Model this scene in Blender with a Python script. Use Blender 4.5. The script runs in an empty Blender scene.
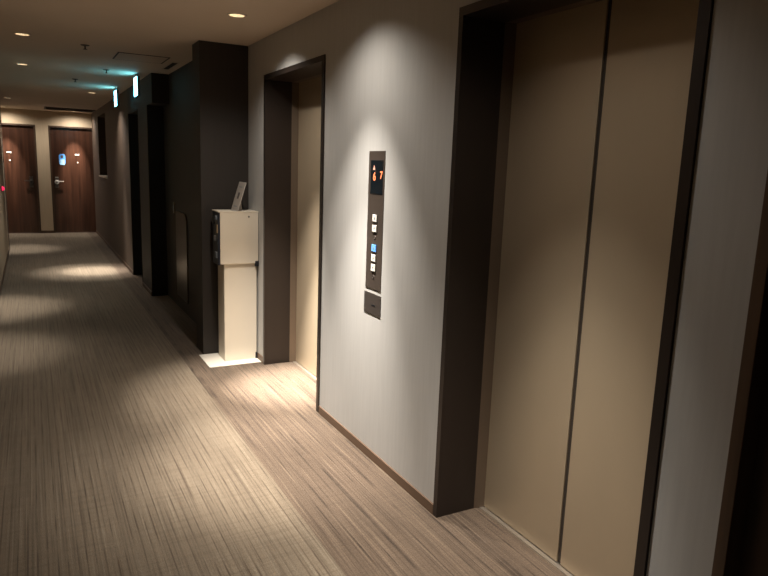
import bpy, bmesh, math
from mathutils import Vector, Matrix
SC = bpy.context.scene
COL = SC.collection
PI = math.pi

# ------------------------------------------------------------------ materials
def lin(c):
    return tuple((v/12.92 if v <= .04045 else ((v+.055)/1.055)**2.4) for v in c)

def mat(name, color, rough=.5, metal=0., spec=.5, emit=None, strength=0., bump=0., bscale=200., vary=0., vscale=(3, 3, 3), coat=0.):
    m = bpy.data.materials.new(name); m.use_nodes = True
    nt = m.node_tree; b = nt.nodes['Principled BSDF']
    b.inputs['Base Color'].default_value = (*color, 1)
    b.inputs['Roughness'].default_value = rough
    b.inputs['Metallic'].default_value = metal
    b.inputs['Specular IOR Level'].default_value = spec
    if coat: b.inputs['Coat Weight'].default_value = coat; b.inputs['Coat Roughness'].default_value = .15
    if emit:
        b.inputs['Emission Color'].default_value = (*emit, 1)
        b.inputs['Emission Strength'].default_value = strength
    tc = nt.nodes.new('ShaderNodeTexCoord')
    if bump:
        n = nt.nodes.new('ShaderNodeTexNoise'); n.inputs['Scale'].default_value = bscale; n.inputs['Detail'].default_value = 3
        nt.links.new(tc.outputs['Object'], n.inputs['Vector'])
        bp = nt.nodes.new('ShaderNodeBump'); bp.inputs['Strength'].default_value = bump; bp.inputs['Distance'].default_value = .002
        nt.links.new(n.outputs['Fac'], bp.inputs['Height']); nt.links.new(bp.outputs['Normal'], b.inputs['Normal'])
    if vary:
        mp = nt.nodes.new('ShaderNodeMapping'); mp.inputs['Scale'].default_value = vscale
        nt.links.new(tc.outputs['Object'], mp.inputs['Vector'])
        n = nt.nodes.new('ShaderNodeTexNoise'); n.inputs['Scale'].default_value = 1; n.inputs['Detail'].default_value = 6
        nt.links.new(mp.outputs['Vector'], n.inputs['Vector'])
        r = nt.nodes.new('ShaderNodeMapRange'); r.inputs['From Min'].default_value = .3; r.inputs['From Max'].default_value = .7
        r.inputs['To Min'].default_value = 1-vary; r.inputs['To Max'].default_value = 1+vary
        nt.links.new(n.outputs['Fac'], r.inputs['Value'])
        mx = nt.nodes.new('ShaderNodeMix'); mx.data_type = 'RGBA'; mx.blend_type = 'MULTIPLY'; mx.inputs[0].default_value = 1
        mx.inputs[6].default_value = (*color, 1)
        nt.links.new(r.outputs['Result'], mx.inputs[7]); nt.links.new(mx.outputs[2], b.inputs['Base Color'])
    return m

def carpet(name, base, dark, light, off, period=.033, jitter=1.2, lo=.25, ribs=.3):
    """loop-pile carpet: fine stripes that run along the corridor, broken up tile by tile, ribbed across."""
    m = bpy.data.materials.new(name); m.use_nodes = True
    nt = m.node_tree; N = nt.nodes; L = nt.links; b = N['Principled BSDF']
    b.inputs['Roughness'].default_value = .95; b.inputs['Specular IOR Level'].default_value = .15
    b.inputs['Sheen Weight'].default_value = .25; b.inputs['Sheen Roughness'].default_value = .5
    tc = N.new('ShaderNodeTexCoord')
    def noise(scale, detail=2, rough=.5, o=0):
        mp = N.new('ShaderNodeMapping'); mp.inputs['Scale'].default_value = scale; mp.inputs['Location'].default_value = (off+o, o, 0)
        L.new(tc.outputs['Object'], mp.inputs['Vector'])
        n = N.new('ShaderNodeTexNoise'); n.inputs['Scale'].default_value = 1; n.inputs['Detail'].default_value = detail; n.inputs['Roughness'].default_value = rough
        L.new(mp.outputs['Vector'], n.inputs['Vector']); return n.outputs['Fac']
    def rng(s, a, c, lo, hi):
        r = N.new('ShaderNodeMapRange'); r.inputs['From Min'].default_value = a; r.inputs['From Max'].default_value = c
        r.inputs['To Min'].default_value = lo; r.inputs['To Max'].default_value = hi; L.new(s, r.inputs['Value']); return r.outputs['Result']
    def mixc(f, A, B):
        x = N.new('ShaderNodeMix'); x.data_type = 'RGBA'; L.new(f, x.inputs[0])
        for k, v in ((6, A), (7, B)):
            if isinstance(v, tuple): x.inputs[k].default_value = (*v, 1)
            else: L.new(v, x.inputs[k])
        return x.outputs[2]
    sx = N.new('ShaderNodeSeparateXYZ'); L.new(tc.outputs['Object'], sx.inputs[0])
    def math_(op, a, b=None):
        q = N.new('ShaderNodeMath'); q.operation = op
        for k, v in enumerate((a, b)):
            if v is None: continue
            if isinstance(v, (int, float)): q.inputs[k].default_value = v
            else: L.new(v, q.inputs[k])
        return q.outputs[0]
    # woven lines, one every few centimetres; each line fades in and out along its length
    uu = math_('ADD', math_('DIVIDE', sx.outputs[0], period), math_('MULTIPLY', noise((9, .05, 1), 1, .5, 2), jitter))
    c = N.new('ShaderNodeCombineXYZ'); L.new(math_('MULTIPLY', math_('ROUND', uu), 7.31), c.inputs[0]); L.new(math_('MULTIPLY', sx.outputs[1], 4.), c.inputs[1])
    st = N.new('ShaderNodeTexNoise'); st.inputs['Scale'].default_value = 1; st.inputs['Detail'].default_value = 2; L.new(c.outputs[0], st.inputs['Vector'])
    ln = math_('MULTIPLY', rng(math_('COSINE', math_('MULTIPLY', uu, 2*PI)), .72, 1., 0, 1), rng(st.outputs['Fac'], .38, .62, lo, 1.))
    wide = mixc(rng(noise((13, .35, 1), 2), .4, .62, 0, 1), base, tuple(v*.86 for v in base))
    hair = mixc(rng(noise((120, 1.2, 1), 1, .5, 3), .5, .68, 0, .5), wide, dark)
    thin = mixc(ln, hair, dark)
    lite = mixc(rng(noise((90, 1.6, 1), 1, .5, 9), .56, .70, 0, .35), thin, light)
    fleck = mixc(rng(noise((170, 170, 1), 2, .6, 5), .45, .75, 0, .55), lite, dark)
    rib = mixc(rng(noise((3, 70, 1), 1, .5, 7), .45, .7, 0, ribs), fleck, dark)
    L.new(rib, b.inputs['Base Color'])
    w = N.new('ShaderNodeTexNoise'); w.inputs['Scale'].default_value = 260; w.inputs['Detail'].default_value = 2
    L.new(tc.outputs['Object'], w.inputs['Vector'])
    bp = N.new('ShaderNodeBump'); bp.inputs['Strength'].default_value = .6; bp.inputs['Distance'].default_value = .004
    L.new(w.outputs['Fac'], bp.inputs['Height']); L.new(bp.outputs['Normal'], b.inputs['Normal'])
    return m

M = {}
M['carpet'] = carpet('hall_carpet', (.215, .175, .127), (.085, .062, .043), (.33, .285, .215), 0, lo=.2, ribs=.24)
M['carpet2'] = carpet('lobby_carpet', (.132, .096, .068), (.036, .024, .017), (.28, .215, .155), 20, .047, 4., .0, .14)
M['paper'] = mat('pale_wallpaper', (.50, .505, .50), .72, spec=.35, bump=.12, bscale=220, vary=.035, vscale=(60, 60, 4))
M['darkpaper'] = mat('dark_wallpaper', (.029, .023, .019), .62, bump=.4, bscale=150, vary=.08, vscale=(50, 50, 3))
M['midpaper'] = mat('brown_wallpaper', (.078, .053, .037), .62, bump=.4, bscale=150, vary=.08, vscale=(50, 50, 3))
M['beige'] = mat('beige_wallpaper', (.46, .37, .26), .75, bump=.3, bscale=120, vary=.04, vscale=(40, 40, 4))
M['ceil'] = mat('ceiling_paper', (.66, .56, .46), .85, bump=.3, bscale=180, vary=.03, vscale=(2, 2, 2))
M['frame'] = mat('dark_steel_casing', (.034, .025, .021), .42, metal=.3, vary=.06, vscale=(8, 8, 2))
M['jamb'] = mat('bronze_steel_jamb', (.20, .155, .115), .42, metal=.55)
M['door'] = mat('champagne_steel', (.50, .415, .30), .46, metal=.5, bump=.25, bscale=500, vary=.04, vscale=(3, 3, 1))
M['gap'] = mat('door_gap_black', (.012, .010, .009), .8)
M['seal'] = mat('brown_door_seal', (.035, .027, .021), .6)
M['sill'] = mat('aluminium_sill', (.55, .50, .44), .35, metal=.8)
M['base'] = mat('brown_baseboard', (.135, .085, .055), .5, vary=.1, vscale=(30, 3, 30))
M['wood'] = mat('red_brown_wood', (.046, .019, .011), .28, vary=.4, vscale=(26, 26, 1.2), coat=.7)
M['darkwood'] = mat('dark_wood', (.06, .036, .023), .45, vary=.3, vscale=(30, 30, 1.5))
M['woodtrim'] = mat('brown_wood_trim', (.085, .050, .030), .5, vary=.25, vscale=(30, 30, 1.5))
M['white'] = mat('white_painted_steel', (.78, .72, .61), .45, bump=.05, bscale=300)
M['plate'] = mat('white_floor_plate', (.82, .78, .70), .4)
M['black'] = mat('black_plastic', (.014, .015, .019), .35)
M['blueblack'] = mat('blue_black_face', (.012, .018, .034), .3)
M['grey'] = mat('grey_plastic', (.25, .28, .32), .45)
M['tan'] = mat('tan_label', (.42, .30, .18), .5)
M['card'] = mat('printed_card', (.50, .46, .42), .4)
M['ink'] = mat('dark_print', (.08, .07, .07), .5)
M['panel'] = mat('bronze_panel', (.115, .092, .078), .42, metal=.55)
M['panel2'] = mat('bronze_plate', (.085, .072, .066), .45, metal=.5)
M['glassblack'] = mat('display_glass', (.006, .010, .014), .12)
M['red'] = mat('orange_digit', (.4, .08, .03), .5, emit=(1, .22, .08), strength=2.2)
M['arrowred'] = mat('orange_arrow', (.4, .2, .15), .5, emit=(1, .42, .26), strength=1.3)
M['btn'] = mat('white_button', (.80, .78, .74), .35)
M['btnblue'] = mat('blue_lit_button', (.15, .4, .8), .35, emit=(.12, .38, 1), strength=.5)
M['mark'] = mat('button_mark', (.22, .18, .16), .5)
M['bezel'] = mat('button_bezel', (.05, .042, .038), .4, metal=.4)
M['chrome'] = mat('satin_chrome', (.80, .78, .75), .35, metal=.35)
M['dimchrome'] = mat('dull_chrome', (.20, .19, .18), .3, metal=1)
M['steel'] = mat('brushed_steel', (.13, .11, .09), .30, metal=.8, vary=.06, vscale=(90, 90, 1))
M['trimwhite'] = mat('lamp_ring', (.62, .54, .45), .5)
M['reflector'] = mat('lamp_reflector', (.85, .80, .70), .25, metal=.6)
M['lens'] = mat('lamp_lens', (.9, .85, .75), .4, emit=(1, .80, .56), strength=22)
M['signface'] = mat('exit_sign_face', (.6, .9, .85), .4, emit=(.20, .80, 1), strength=11.)
M['signbody'] = mat('exit_sign_housing', (.05, .08, .08), .5)
M['grille'] = mat('ceiling_grille', (.075, .06, .05), .6)
M['hatch'] = mat('ceiling_hatch', (.62, .52, .43), .8)
M['groove'] = mat('shadow_groove', (.05, .04, .035), .8)
M['tag'] = mat('blue_door_tag', (.10, .33, .85), .35, emit=(.05, .2, .8), strength=0)
M['tagpale'] = mat('pale_blue_print', (.38, .66, .95), .35)
M['redlamp'] = mat('red_lamp', (.8, .03, .08), .3, emit=(1, .02, .10), strength=1.2)
M['redlamp'].node_tree.nodes['Principled BSDF'].inputs['Roughness'].default_value = .3

# ------------------------------------------------------------------ mesh helpers
def box(bm, x0, x1, y0, y1, z0, z1, bev=0.):
    xs, ys, zs = sorted((x0, x1)), sorted((y0, y1)), sorted((z0, z1))
    r = bmesh.ops.create_cube(bm, size=1)
    vs = r['verts']
    for v in vs:
        v.co = Vector((xs[0] if v.co.x < 0 else xs[1], ys[0] if v.co.y < 0 else ys[1], zs[0] if v.co.z < 0 else zs[1]))
    if bev:
        es = list({e for v in vs for e in v.link_edges})
        bmesh.ops.bevel(bm, geom=es, offset=bev, segments=2, affect='EDGES', profile=.6)
    return bm

def prism(bm, pts, axis, a, b):
    """extrude a 2-D outline along axis ('x','y','z') from a to b."""
    def P(u, v, w):
        return {'x': (w, u, v), 'y': (u, w, v), 'z': (u, v, w)}[axis]
    A = [bm.verts.new(P(u, v, a)) for u, v in pts]; B = [bm.verts.new(P(u, v, b)) for u, v in pts]
    bm.faces.new(A); bm.faces.new(list(reversed(B)))
    n = len(pts)
    for i in range(n):
        bm.faces.new((A[i], B[i], B[(i+1) % n], A[(i+1) % n]))
    bmesh.ops.recalc_face_normals(bm, faces=bm.faces[:])
    return bm

def lathe(bm, prof, seg=32, mtx=None, close=True):
    """prof: list of (r, z); spun round z, then moved by mtx."""
    rings = []
    for r, z in prof:
        ring = []
        if r < 1e-6:
            v = bm.verts.new((0, 0, z)); ring = [v]*seg
        else:
            ring = [bm.verts.new((r*math.cos(2*PI*k/seg), r*math.sin(2*PI*k/seg), z)) for k in range(seg)]
        rings.append(ring)
    for i in range(len(rings)-1):
        a, b = rings[i], rings[i+1]
        for k in range(seg):
            q = [a[k], a[(k+1) % seg], b[(k+1) % seg], b[k]]
            u = []
            for v in q:
                if v not in u: u.append(v)
            if len(u) > 2: bm.faces.new(u)
    bmesh.ops.recalc_face_normals(bm, faces=bm.faces[:])
    if mtx is not None: bmesh.ops.transform(bm, matrix=mtx, verts=bm.verts[:])
    return bm

def obj(name, bm, m, parent=None, smooth=False):
    me = bpy.data.meshes.new(name); bm.to_mesh(me); bm.free()
    for x in (m if isinstance(m, (list, tuple)) else [m]): me.materials.append(M[x])
    if smooth:
        for p in me.polygons: p.use_smooth = True
    o = bpy.data.objects.new(name, me); COL.objects.link(o)
    if parent: o.parent = parent
    return o

def B(*a, **k): return box(bmesh.new(), *a, **k)
def tag(o, label, cat, group=None):
    o['label'] = label; o['category'] = cat
    if group: o['group'] = group
    return o
def thing(name, label, cat, loc=(0, 0, 0), group=None):
    o = bpy.data.objects.new(name, None); COL.objects.link(o); o.location = loc; o.empty_display_size = .1
    return tag(o, label, cat, group)
def struct(name, bm, m, parent=None, smooth=False):
    o = obj(name, bm, m, parent, smooth)
    if parent is None: o['kind'] = 'structure'
    return o
def copy_tree(o, parent=None):
    c = o.copy(); COL.objects.link(c); c.parent = parent
    for ch in list(o.children): copy_tree(ch, c)
    return c
FACE_W = Matrix(((0, 0, -1, 0), (-1, 0, 0, 0), (0, 1, 0, 0), (0, 0, 0, 1)))   # local x,y,z -> -y, z, -x : lies on a wall facing -x
def text_bm(s, size, depth):
    cu = bpy.data.curves.new('t', 'FONT'); cu.body = s; cu.size = size; cu.extrude = depth; cu.offset = size*.015
    cu.align_x = 'CENTER'; cu.align_y = 'CENTER'
    o = bpy.data.objects.new('t', cu); COL.objects.link(o)
    bpy.context.view_layer.update()
    me = bpy.data.meshes.new_from_object(o.evaluated_get(bpy.context.evaluated_depsgraph_get()))
    bm = bmesh.new(); bm.from_mesh(me)
    bpy.data.objects.remove(o); bpy.data.curves.remove(cu); bpy.data.meshes.remove(me)
    return bm

# ------------------------------------------------------------------ dimensions (metres), camera stands at x=0, y=0, z=1.5
W = 1.496      # lift wall
ZC = 2.369     # ceiling
XF = 1.130     # right wall beyond the pillar
XR = 1.300     # its set-back stretch
YF = 14.59     # end wall
SEAM = .957
C1, C2, HW = 4.098, 1.671, .555    # lift centres and half width of the casing
ZH = 2.119

# floor: one mesh, two carpets
bm = bmesh.new()
def quad(x0, x1, y0, y1, z, mi):
    f = bm.faces.new([bm.verts.new(c) for c in ((x0, y0, z), (x1, y0, z), (x1, y1, z), (x0, y1, z))]); f.material_index = mi
quad(-1.6, SEAM, -2.2, 15.0, 0, 0); quad(SEAM, 2.0, -2.2, 15.0, 0, 1)
struct('floor', bm, ['carpet', 'carpet2'])

# walls
X2 = 1.80
for nm_, y0, y1, z0 in (('wall_right_corner', C1+HW, 5.05, 0), ('wall_right', C2+HW, C1-HW+.008, 0), ('wall_right_side', .925, C2-HW+.008, 0),
                        ('wall_right_lintel', C1-HW+.008, C1+HW, ZH), ('wall_right_head', C2-HW+.008, C2+HW, ZH), ('wall_right_upper', -2.2, .925, 2.25)):
    struct(nm_, B(W, X2, y0, y1, z0, ZC+.02), 'paper')
for o_, (a, b) in enumerate(((C2+HW, C1-HW), (C1+HW, 4.80), (.925, C2-HW))):
    struct(('baseboard_right', 'baseboard_right_far', 'baseboard_right_near')[o_], B(W-.008, W+.01, a, b, 0, .048, bev=.002), 'base')
struct('wall_pillar', B(XF, X2, 5.05, 5.28, 0, ZC+.02), 'darkpaper')
struct('wall_recess', B(XR, X2, 5.28, 7.56, 0, ZC+.02), 'darkpaper')
bm = bmesh.new()
box(bm, XF, XR, 7.2, 7.56, 2.075, ZC+.02)
box(bm, XF, X2, 7.56, 8.23, 0, ZC+.02)
box(bm, XF, X2, 8.23, 9.06, 2.075, ZC+.02)
struct('wall_right_middle', bm, 'darkpaper')
bm = bmesh.new()
box(bm, XF, X2, 9.06, 11.95, 0, ZC+.02)
box(bm, XF, X2, 11.95, 13.30, 0, 1.17); box(bm, XF, X2, 11.95, 13.30, 2.24, ZC+.02); box(bm, XF+.16, X2, 11.95, 13.30, 1.17, 2.24)
box(bm, XF, X2, 13.30, YF+.2, 0, ZC+.02)
struct('wall_right_far', bm, 'midpaper')
struct('trim_2', B(XF-.02, XF+.15, 11.97, 13.28, 1.17, 1.195, bev=.003), 'trimwhite')['label'] = 'pale ledge at the foot of the tall niche'
obj_n = struct('trim_3', B(XF+.12, XF+.155, 11.97, 13.28, 1.2, 2.235), 'gap'); obj_n['label'] = 'dark back panel of the tall niche'
for i, (a, b) in enumerate(((7.56, 8.23), (9.06, YF))):
    struct(('baseboard_middle', 'baseboard_right_end')[i], B(XF-.008, XF+.01, a, b, 0, .048, bev=.002), 'woodtrim')

# end wall with two room doors
D1 = (.348, 1.205); D2 = (-.724, .126); ZD = 2.093
bm = bmesh.new()
for a, b, z in ((-1.6, D2[0], 0), (D2[1], D1[0], 0), (D1[1], 2.0, 0), (D2[0], D2[1], ZD), (D1[0], D1[1], ZD)):
    box(bm, a, b, YF, YF+.2, z, ZC+.02)
struct('wall_far', bm, 'beige')
struct('baseboard_far', B(D2[1], D1[0], YF-.008, YF+.01, 0, .05), 'woodtrim')

def room_door(name, x0, x1, handle_x, side, mlever):
    """dark red wooden door set 5 cm into the end wall; side=+1 lever points right"""
    d = struct(name, B(x0+.03, x1-.03, YF+.05, YF+.09, .005, ZD-.03, bev=.002), 'wood')
    bm = bmesh.new(); box(bm, x0, x0+.03, YF-.004, YF+.10, 0, ZD); box(bm, x1-.03, x1, YF-.004, YF+.10, 0, ZD); box(bm, x0+.03, x1-.03, YF-.004, YF+.10, ZD-.03, ZD)
    obj('door_frame', bm, 'darkwood', d)
    obj('door_threshold', B(x0+.03, x1-.03, YF-.002, YF+.05, 0, .006), 'darkwood', d)
    y = YF+.05
    T = Matrix.Translation((handle_x, y, 1.005)) @ Matrix.Rotation(PI/2, 4, 'X')
    ro = obj('handle_rose', lathe(bmesh.new(), [(0, .0), (.040, 0), (.042, .004), (.042, .012), (.038, .017), (.020, .019), (.017, .012), (0, .012)], 32, T), mlever, d, True)
    obj('key_cylinder', lathe(bmesh.new(), [(0, .012), (.016, .012), (.015, .0195), (0, .0195)], 20, T), 'black', ro, True)
    bm = lathe(bmesh.new(), [(0, .015), (.010, .015), (.010, .055), (0, .058)], 16, Matrix.Translation((handle_x, y, 1.02)) @ Matrix.Rotation(PI/2, 4, 'X'))
    b2 = bmesh.new()
    box(bm, handle_x-.008*side, handle_x+.125*side, y-.060, y-.044, 1.012, 1.030, bev=.005)
    b2.free()
    obj('lever', bm, mlever, ro)
    obj('lock_plate', B(handle_x-.032, handle_x+.032, y-.006, y+.001, .895, 1.11, bev=.003), 'dimchrome', d)
    obj('card_slot', B(handle_x-.028, handle_x+.028, y-.010, y-.005, 1.096, 1.104), mlever, d)
    cx = (x0+x1)/2+.06 if side > 0 else -.345
    obj('number_plate', B(cx-.04, cx+.04, y-.005, y+.001, 1.54, 1.565, bev=.002), 'chrome', d)
    T = Matrix.Translation((cx+.008, y, 1.40)) @ Matrix.Rotation(PI/2, 4, 'X')
    obj('peephole', lathe(bmesh.new(), [(0, .003), (.008, .003), (.010, .007), (.015, .006), (.016, 0), (0, 0)], 20, T), 'chrome', d, True)
    return d
room_door('door_1', *D1, .452, 1, 'chrome')
room_door('door_2', *D2, .005, -1, 'dimchrome')
# two unlit doors in the right-hand wall beyond the pillar, one beside the second lift
def side_door(name, x, y0, y1, ztop, m):
    d = struct(name, B(x, x+.04, y0+.03, y1-.03, .005, ztop-.03), m)
    bm = bmesh.new(); box(bm, x-.02, x+.08, y0, y0+.03, 0, ztop); box(bm, x-.02, x+.08, y1-.03, y1, 0, ztop); box(bm, x-.02, x+.08, y0+.03, y1-.03, ztop-.03, ztop)
    obj('door_frame', bm, m, d)
    T = Matrix.Translation((x, y1-.10, 1.0)) @ Matrix.Rotation(-PI/2, 4, 'Y')
    obj('handle', lathe(bmesh.new(), [(0, 0), (.025, 0), (.025, .008), (.010, .012), (.010, .045), (.018, .05), (.018, .062), (0, .065)], 20, T), 'dimchrome', d, True)
    return d
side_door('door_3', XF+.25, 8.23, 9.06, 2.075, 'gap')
struct('trim_5', B(XF+.002, XR, 7.545, 7.56, 0, 2.075), 'gap')
# dark lining of the two openings
bm = bmesh.new(); a, b, xx = 8.23, 9.06, XF+.23
box(bm, XF-.004, xx, b-.012, b+.004, 0, 2.075); box(bm, XF-.004, xx, a-.004, a+.008, 0, 2.075); box(bm, XF-.004, xx, a+.008, b-.012, 2.062, 2.079)
struct('trim_4', bm, 'gap')
# wood-clad opening next to the near lift
struct('trim_6', B(W-.014, X2, .893, .925, 0, 2.25, bev=.002), 'woodtrim')
bm = bmesh.new(); box(bm, W+.05, X2, -.30, .893, 0, 2.25)
struct('door_4', bm, 'darkwood')
struct('wall_right_near', B(W, X2, -2.2, -.30, 0, 2.25), 'paper')

# left wall, back wall and ceiling
bm = bmesh.new(); box(bm, -.60, -.37, 6.6, 12.0, 0, ZC+.02); struct('wall_left', bm, 'beige')
struct('trim_7', B(-.62, -.362, 12.0, 12.16, 0, ZC), 'darkwood')
struct('wall_left_far', B(-1.6, -.75, 12.0, YF, 0, ZC+.02), 'beige')
struct('wall_left_return', B(-1.6, -.60, 6.6, 6.8, 0, ZC+.02), 'beige')
struct('wall_left_near', B(-1.8, -1.6, -2.2, 6.8, 0, ZC+.02), 'beige')
struct('wall_back', B(-1.8, X2, -2.4, -2.2, 0, ZC+.02), 'beige')
struct('baseboard_left', B(-.372, -.362, 6.6, 12.0, 0, .05), 'woodtrim')

BEAMS = {  # the stronger core of each lamp: watts, aim dx, dy, cone
 0: [(2000, .42, .03, 27), (620, .26, .02, 52)], 1: [(640, .03, .10, 42), (250, .06, .05, 64)], 2: [(230, .26, 0, 42), (130, .16, 0, 58)],
 3: [(160, -.5, 0, 40)], 4: [(260, -.42, -.1, 40)], 5: [(800, -.10, -.42, 24), (420, -.12, -.42, 40)],
 6: [(60, 0, .12, 40), (420, -.03, .90, 32)], 7: [(50, 0, .12, 40), (380, 0, .90, 34)], 8: [(200, 0, .1, 38)]}
LAMPS = [ # x, y, watts, aim dx, dy, cone deg, label
 (1.137, 4.067, 15, .06, .2, 130, 'downlight in front of the far lift beside the dark pillar'),
 (1.115, 2.93, 9.5, .05, .0, 130, 'downlight over the call panel, above the picture'),
 (1.12, 1.66, 6, .05, .0, 120, 'downlight in front of the near lift, above the picture'),
 (0., 5.671, 16, -.55, .0, 62, 'nearest of the two downlights at the top left of the corridor ceiling'),
 (-.016, 7.48, 16, -.42, .0, 62, 'second downlight at the top left, just behind the nearest one'),
 (.79, 9.95, 22, .0, -.25, 120, 'small downlight beyond the two exit signs'),
 (.80, 14.24, 14, .0, .12, 160, 'downlight in front of the right-hand room door'),
 (-.37, 14.24, 13, .0, .12, 160, 'downlight in front of the left-hand room door'),
 (-.25, 12.0, 12, .0, .2, 50, 'downlight by the dark corner of the left wall'),
 (.1, 2.6, 3, -.1, .0, 110, 'corridor downlight near the camera, above the picture'),
 (.1, .3, 3.5, .0, .0, 110, 'corridor downlight behind the camera'),
]
cut = bmesh.new()
for x, y, *_ in LAMPS:
    bmesh.ops.create_cone(cut, cap_ends=True, segments=32, radius1=.047, radius2=.047, depth=.2, matrix=Matrix.Translation((x, y, ZC)))
cme = bpy.data.meshes.new('c'); cut.to_mesh(cme); cut.free(); co = bpy.data.objects.new('c', cme); COL.objects.link(co)
ce = struct('ceiling', B(-1.8, 2.0, -2.4, 15.0, ZC, ZC+.06), 'ceil')
md = ce.modifiers.new('b', 'BOOLEAN'); md.operation = 'DIFFERENCE'; md.object = co; md.solver = 'EXACT'
bpy.context.view_layer.update()
nm = bpy.data.meshes.new_from_object(ce.evaluated_get(bpy.context.evaluated_depsgraph_get()))
ce.modifiers.clear(); ce.data = nm
nm.materials.clear(); nm.materials.append(M['ceil'])
for p in nm.polygons: p.material_index = 0
bpy.data.objects.remove(co)

# ------------------------------------------------------------------ downlights
def make_downlight():
    t = thing('downlight', '', 'ceiling light', (0, 0, ZC), 'round downlights in the ceiling')
    obj('trim_ring', lathe(bmesh.new(), [(.046, 0.001), (.046, -.003), (.050, -.005), (.060, -.003), (.062, 0), (.062, .0005)], 40), 'trimwhite', t, True)
    obj('reflector', lathe(bmesh.new(), [(.0465, -.003), (.045, .01), (.040, .03), (.030, .05), (.0305, .052), (.0468, .01)], 40), 'reflector', t, True)
    obj('lens', lathe(bmesh.new(), [(0, .046), (.022, .046), (.030, .050), (.022, .053), (0, .053)], 32), 'lens', t, True)
    return t
dl = make_downlight()
for i, (x, y, w, dx, dy, cone, lab) in enumerate(LAMPS):
    o = dl if i == 0 else copy_tree(dl)
    o.location = (x, y, ZC); o['label'] = 'round recessed ' + lab
    ld = bpy.data.lights.new('spot', 'SPOT'); ld.energy = w*3.3; ld.color = (1, .90, .785); ld.shadow_soft_size = .02
    ld.spot_size = math.radians(cone); ld.spot_blend = 1.0
    lo = bpy.data.objects.new('downlight_beam', ld); COL.objects.link(lo); lo.location = (x, y, ZC-.012)
    lo.rotation_euler = Vector((dx, dy, -ZC)).to_track_quat('-Z', 'Y').to_euler()
    for w2, dx, dy, cone in BEAMS.get(i, ()):
        ld = ld.copy(); ld.energy = w2; ld.spot_size = math.radians(cone); ld.spot_blend = 1.
        lo = bpy.data.objects.new('downlight_beam', ld); COL.objects.link(lo); lo.location = (x, y, ZC-.012)
        lo.rotation_euler = Vector((dx, dy, -ZC)).to_track_quat('-Z', 'Y').to_euler()

# ------------------------------------------------------------------ lifts
def make_lift():
    """y measured from the lift centre; the casing, reveal, steel jamb and the two leaves"""
    t = thing('elevator_entrance', '', 'elevator', (0, 0, 0), 'lift entrances in the pale wall')
    bm = bmesh.new(); xf = W-.007
    fo, fi = HW-.001, HW-.030
    for s in (1, -1):
        box(bm, xf, 1.690, s*fi if s > 0 else -fo+.044, s*fo if s > 0 else -fo+.009, 0, ZH-.001)
    box(bm, xf, 1.690, -fi, fi, ZH-.034, ZH-.001)
    obj('casing', bm, 'frame', t)
    bm = bmesh.new()
    for s in (1, -1):
        prism(bm, [(1.690, s*fi), (1.690, s*fo if s > 0 else -fo+.009), (1.78, s*fo if s > 0 else -fo+.009), (1.78, s*(fi-.013)), (1.736, s*(fi-.013))], 'z', 0, ZH-.034)
    obj('inner_jamb', bm, 'jamb', t)
    obj('head_jamb', B(1.690, 1.78, -fi, fi, ZH-.034, ZH-.001), 'jamb', t)
    gp = .0095; mid = .03
    d = obj('door_panel', B(1.738, 1.765, mid+gp, fi+.01, .006, ZH-.03, bev=.0025), 'door', t)
    d = obj('door_panel', B(1.738, 1.765, -fi-.01, mid-gp, .006, ZH-.03, bev=.0025), 'door', t)
    bm = bmesh.new(); box(bm, 1.744, 1.775, mid-gp, mid+gp, .006, ZH-.03)
    obj('center_seal', bm, 'seal', t)
    bm = bmesh.new(); box(bm, 1.716, 1.737, -fi+.008, fi-.008, -.01, .004); box(bm, 1.742, 1.78, -fi, fi, -.01, .002)
    obj('sill', bm, 'sill', t)
    return t
l2 = make_lift(); l2.location.y = C2
l2['label'] = 'near lift entrance, champagne steel doors in a dark casing right of the call panel'
l1 = copy_tree(l2); l1.location.y = C1
l1['label'] = 'far lift entrance, champagne steel doors in a dark casing left of the call panel'

# ------------------------------------------------------------------ call panel
PY0, PY1, PZ0, PZ1 = 2.797, 2.965, .898, 1.583
t = thing('call_panel', 'tall bronze lift call panel with red floor digits and square buttons', 'call panel', (W, (PY0+PY1)/2, PZ0))
def wl(bm): # to thing-local
    bmesh.ops.translate(bm, verts=bm.verts[:], vec=(-W, -(PY0+PY1)/2, -PZ0)); return bm
obj('faceplate', wl(B(W-.003, W+.005, PY0, PY1, PZ0, PZ1, bev=.0015)), 'panel', t)
ds = obj('display', wl(B(W-.0045, W-.002, 2.811, 2.939, 1.375, 1.538)), 'glassblack', t)
def put_text(name, s, y, z, size, m, par):
    b = text_bm(s, size, .0004)
    bmesh.ops.transform(b, matrix=Matrix.Translation((W-.0050, y, z)) @ FACE_W, verts=b.verts[:])
    return obj(name, wl(b), m, par)
put_text('digit', '6', 2.898, 1.458, .056, 'red', ds)
put_text('digit', '7', 2.827, 1.466, .050, 'red', ds)
obj('arrow', wl(prism(bmesh.new(), [(2.914, 1.492), (2.892, 1.492), (2.903, 1.514)], 'x', W-.0055, W-.0043)), 'arrowred', ds)
for k, (z, m, up) in enumerate(((1.257, 'btn', 1), (1.206, 'btn', -1), (1.108, 'btnblue', 1), (1.058, 'btn', 1), (1.009, 'btn', -1))):
    bz = obj('button_bezel', wl(B(W-.0045, W-.002, 2.8495, 2.9045, z-.0225, z+.0225, bev=.0008)), 'bezel', t)
    bt = obj('button', wl(B(W-.0085, W-.0040, 2.855, 2.899, z-.0175, z+.0175, bev=.001)), m, bz)
    if m == 'btnblue': bt['label'] = 'blue lit button'
    c = 2.877
    # the mark of a button is a surface mark of the plate it belongs to
    mk = obj('button_mark', wl(prism(bmesh.new(), [(c+.006, z-.005*up), (c-.006, z-.005*up), (c, z+.007*up)], 'x', W-.0092, W-.0084)), 'mark', bz)
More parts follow.
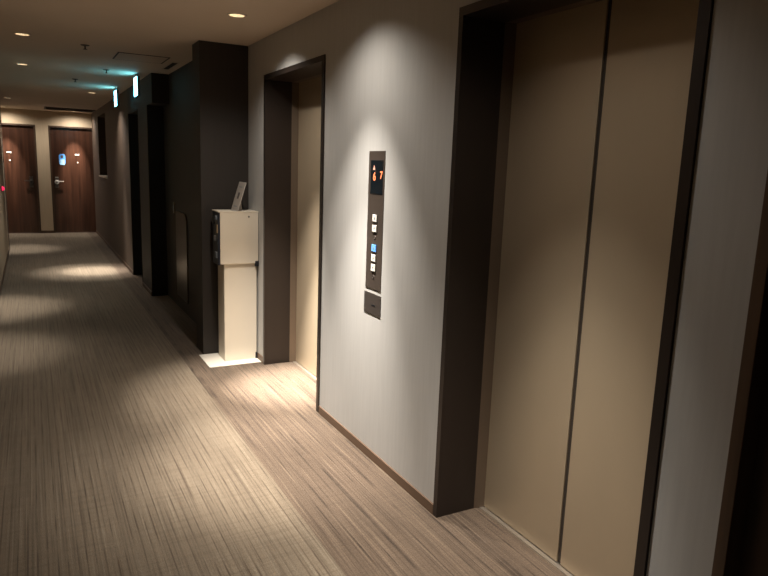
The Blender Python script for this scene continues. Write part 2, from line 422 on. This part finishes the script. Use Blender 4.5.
for z in (1.160, .961):
    T = Matrix.Translation((W-.003, 2.877, z)) @ Matrix.Rotation(-PI/2, 4, 'Y')
    obj('key_switch', wl(lathe(bmesh.new(), [(0, 0), (.0105, 0), (.0105, .0015), (.008, .0022), (.003, .0022), (.003, .001), (0, .001)], 24, T)), 'panel2', t, True)
t = thing('switch_plate', 'small square bronze plate on the pale wall directly under the call panel', 'switch plate', (W, 2.883, .768))
o = obj('plate', box(bmesh.new(), -.003, .005, -.092, .092, 0, .108, bev=.0015), 'panel2', t)
obj('slot', box(bmesh.new(), -.0042, -.002, -.032, .010, .046, .052), 'black', t)
for sy, sz in ((.078, .016), (-.078, .016), (.078, .092), (-.078, .092)):
    obj('screw', lathe(bmesh.new(), [(0, 0), (.0035, 0), (.003, .0012), (0, .0012)], 12, Matrix.Translation((-.003, sy, sz)) @ Matrix.Rotation(-PI/2, 4, 'Y')), 'panel', t)

# ------------------------------------------------------------------ white pedestal machine
tag(obj('floor_plate', B(1.093, 1.488, 4.692, 5.045, 0, .006, bev=.002), 'plate'), 'flat white plate on the carpet under the white pedestal machine', 'base plate')
zb = .006
t = thing('pedestal_machine', 'tall white pedestal machine standing between the dark pillar and the far lift', 'machine', (1.35, 4.9, zb))
def ml(bm): bmesh.ops.translate(bm, verts=bm.verts[:], vec=(-1.35, -4.9, -zb)); return bm
bm = box(bmesh.new(), 1.205, 1.492, 4.785, 4.975, .757, 1.146, bev=.003)
hd = obj('head', ml(bm), 'white', t)
obj('top_lid', ml(B(1.192, 1.494, 4.783, 4.978, 1.143, 1.150, bev=.0015)), 'white', t)
fc = obj('control_face', ml(B(1.192, 1.206, 4.793, 4.970, .750, 1.140, bev=.002)), 'blueblack', t)
for (y0, y1, z0, z1, m, n) in ((4.83, 4.87, 1.085, 1.115, 'grey', 'indicator'), (4.80, 4.835, .99, 1.05, 'tan', 'label_sticker'), (4.85, 4.90, .925, .965, 'grey', 'card_slot'), (4.83, 4.885, .80, .845, 'grey', 'outlet'), (4.90, 4.95, 1.05, 1.10, 'black', 'sensor')):
    obj(n, ml(B(1.186, 1.193, y0, y1, z0, z1, bev=.0015)), m, fc)
obj('pedestal', ml(B(1.235, 1.484, 4.800, 4.990, zb, .757, bev=.003)), 'white', t)
obj('screw', ml(lathe(bmesh.new(), [(0, 0), (.007, 0), (.006, .002), (0, .002)], 16, Matrix.Translation((1.420, 4.785, 1.110)) @ Matrix.Rotation(PI/2, 4, 'X'))), 'ink', t)
obj('latch', ml(B(1.468, 1.494, 4.779, 4.80, .735, .775, bev=.002)), 'black', t)
obj('foot', ml(B(1.474, 1.489, 4.79, 4.81, zb, .055, bev=.003)), 'black', t)
# slanted card on top
t = thing('sign_holder', 'slanted grey card stand on top of the white pedestal machine', 'sign', (1.335, 4.87, 1.150))
T = Matrix.Rotation(math.radians(17), 4, 'Y')
bm = B(-.0025, .0025, -.09, .09, .002, .222, bev=.001); bmesh.ops.transform(bm, matrix=T, verts=bm.verts[:]); cd = obj('card', bm, 'card', t)
bm = B(-.004, -.0025, -.018, .022, .092, .140); bmesh.ops.transform(bm, matrix=T, verts=bm.verts[:]); obj('printed_picture', bm, 'ink', cd)
bm = B(-.004, -.0025, -.035, .045, .030, .037); bmesh.ops.transform(bm, matrix=T, verts=bm.verts[:]); obj('printed_line', bm, 'grey', cd)
bm = B(-.004, -.0025, -.035, .045, .180, .186); bmesh.ops.transform(bm, matrix=T, verts=bm.verts[:]); obj('printed_line', bm, 'grey', cd)
obj('foot', B(-.02, .06, -.05, .05, 0, .003), 'card', t)
obj('back_strut', prism(bmesh.new(), [(.012, .003), (.055, .003), (.040, .12)], 'y', -.012, .012), 'card', t)

# ------------------------------------------------------------------ things on the dark walls
t = thing('mounted_steel_panel', 'tall brushed steel panel on the dark wall behind the pillar', 'steel panel', (XR, 6.67, .13))
pts = [(-.26, 0), (.26, 0), (.26, .87)] + [(-.26+.10-.10*math.sin(a), .77+.10*math.cos(a)) for a in [k*PI/2/8 for k in range(9)]]
obj('sheet', prism(bmesh.new(), pts, 'x', -.012, .0), 'steel', t)
for sy in (-.24, .24):
    obj('screw', lathe(bmesh.new(), [(0, 0), (.006, 0), (.005, .002), (0, .002)], 12, Matrix.Translation((-.012, sy, .03)) @ Matrix.Rotation(-PI/2, 4, 'Y')), 'steel', t)
t = thing('wall_switch', 'small pale switch on the dark wall above the steel panel', 'switch', (XR, 7.05, .965))
obj('plate', B(-.008, 0, -.035, .035, 0, .115, bev=.002), 'jamb', t); obj('rocker', B(-.012, -.007, -.018, .018, .03, .085, bev=.002), 'grey', t)
t = thing('mounted_alarm_lamp', 'small red lamp on the left corridor wall', 'alarm lamp', (-.37, 10.35, 1.05))
obj('housing', lathe(bmesh.new(), [(0, 0), (.06, 0), (.06, .012), (.045, .02), (0, .02)], 28, Matrix.Rotation(PI/2, 4, 'Y')), 'darkwood', t, True)
obj('dome', lathe(bmesh.new(), [(.042, .019), (.040, .035), (.028, .055), (.012, .064), (0, .066)], 28, Matrix.Rotation(PI/2, 4, 'Y')), 'redlamp', t, True)
t.scale = (.72, .72, .72)
# blue tag on the right-hand room door
t = thing('door_tag', 'light blue oblong tag with a round hole on the right-hand room door', 'door tag', (.566, YF+.044, 1.345))
def rr(w, h, r, n=6):
    P = []
    for cx, cz, a0 in ((w-r, h-r, 0), (-w+r, h-r, PI/2), (-w+r, r, PI), (w-r, r, 3*PI/2)):
        P += [(cx+r*math.cos(a0+k*PI/2/n), cz+r*math.sin(a0+k*PI/2/n)) for k in range(n+1)]
    return P
obj('sheet', prism(bmesh.new(), rr(.058, .215, .045), 'y', 0, .004), 'tag', t)
obj('hole', lathe(bmesh.new(), [(0, 0), (.027, 0), (.027, .0012), (0, .0012)], 24, Matrix.Translation((0, 0, .160)) @ Matrix.Rotation(PI/2, 4, 'X')), 'ink', t)
obj('print', prism(bmesh.new(), rr(.043, .105, .01), 'y', -.001, 0), 'tagpale', t)

# ------------------------------------------------------------------ exit signs
def make_sign():
    t = thing('exit_sign', '', 'exit sign', (0, 0, ZC), 'lit exit signs under the corridor ceiling')
    obj('housing', B(.004, .030, -.11, .11, -.225, -.030, bev=.003), 'signbody', t)
    obj('lit_face', B(-.002, .0045, -.105, .105, -.220, -.035, bev=.001), 'signface', t)
    for y in (-.07, .07): obj('hanger', B(.012, .020, y-.006, y+.006, -.031, 0), 'signbody', t)
    return t
s1 = make_sign(); s1.location = (1.005, 7.42, ZC); s1['label'] = 'nearer of the two glowing blue-green exit signs hanging beside the dark wall'
s2 = copy_tree(s1); s2.location = (.985, 9.05, ZC); s2['label'] = 'farther of the two glowing blue-green exit signs hanging beside the dark wall'

# ------------------------------------------------------------------ ceiling fittings
def sprinkler():
    t = thing('sprinkler', '', 'sprinkler', (0, 0, ZC), 'sprinkler heads in the corridor ceiling')
    obj('escutcheon', lathe(bmesh.new(), [(0, -.008), (.014, -.008), (.030, -.004), (.034, 0), (0, 0)], 28), 'grille', t, True)
    obj('deflector', lathe(bmesh.new(), [(0, -.007), (.006, -.007), (.006, -.028), (.016, -.030), (.016, -.033), (0, -.034)], 20), 'grille', t, True)
    return t
sp = sprinkler(); sp.location = (.43, 5.864, ZC); sp['label'] = 'dark sprinkler head right of the nearest corridor downlight'
for x, y, lab in ((.50, 8.42, 'dark sprinkler head between the second downlight and the exit signs'), (.72, 7.30, 'small dark sprinkler head in the glow of the nearer exit sign')):
    o = copy_tree(sp); o.location = (x, y, ZC); o['label'] = lab
t = thing('ceiling_hatch', 'square access hatch in the ceiling left of the pillar top', 'ceiling hatch', (.90, 6.25, ZC))
bm = bmesh.new(); a = .21
for (x0, x1, y0, y1) in ((-a, a, -a, -a+.012), (-a, a, a-.012, a), (-a, -a+.012, -a, a), (a-.012, a, -a, a)): box(bm, x0, x1, y0, y1, -.003, .001)
obj('frame', bm, 'groove', t); obj('lid', B(-a+.014, a-.014, -a+.014, a-.014, -.004, .001, bev=.001), 'hatch', t)
t = thing('ceiling_vent', 'wide dark air vent in the ceiling before the room doors', 'vent', (.70, 13.75, ZC))
bm = bmesh.new()
for (x0, x1, y0, y1) in ((-.42, .42, -.30, -.27), (-.42, .42, .27, .30), (-.42, -.39, -.27, .27), (.39, .42, -.27, .27)): box(bm, x0, x1, y0, y1, -.010, .001)
obj('frame', bm, 'grille', t); obj('backing', B(-.39, .39, -.27, .27, -.002, .001), 'gap', t)
for k in range(9):
    y = -.24+k*.06; obj('slat', prism(bmesh.new(), [(y-.02, -.009), (y+.015, -.003), (y+.02, -.003), (y-.015, -.009)], 'x', -.39, .39), 'grille', t)
t = thing('slot_diffuser', 'narrow dark slot diffuser in the ceiling over the set-back dark wall', 'vent', (1.20, 6.55, ZC))
bm = bmesh.new()
for (x0, x1, y0, y1) in ((-.035, .035, -.26, -.25), (-.035, .035, .25, .26), (-.035, -.025, -.25, .25), (.025, .035, -.25, .25)): box(bm, x0, x1, y0, y1, -.005, .001)
obj('frame', bm, 'hatch', t); obj('slot', B(-.025, .025, -.25, .25, -.002, .001), 'gap', t)

# ------------------------------------------------------------------ world, camera
w = bpy.data.worlds.new('w'); SC.world = w; w.use_nodes = True
w.node_tree.nodes['Background'].inputs['Color'].default_value = (0, 0, 0, 1)
w.node_tree.nodes['Background'].inputs['Strength'].default_value = 0
cd_ = bpy.data.cameras.new('camera'); cam = bpy.data.objects.new('camera', cd_); COL.objects.link(cam)
cd_.sensor_width = 36; cd_.sensor_fit = 'HORIZONTAL'; cd_.lens = 652.99*36/768; cd_.clip_start = .02
r = Vector((.88212685, -.46968985, .0352657)); u = Vector((.05398785, .17520517, .98305059)); f = Vector((.46790762, .8652714, -.17991073))
m = Matrix((r, u, -f)).transposed().to_4x4(); m.translation = (0, 0, 1.5)
cam.matrix_world = m
SC.camera = cam
SC.view_settings.view_transform = 'Standard'; SC.view_settings.look = 'None'
SC.view_settings.exposure = 0; SC.view_settings.gamma = 1
try: SC.view_settings.use_curve_mapping = False
except Exception: pass
SC.cycles.max_bounces = 10; SC.cycles.diffuse_bounces = 6
SC.cycles.use_denoising = True
SC.cycles.sample_clamp_indirect = 4
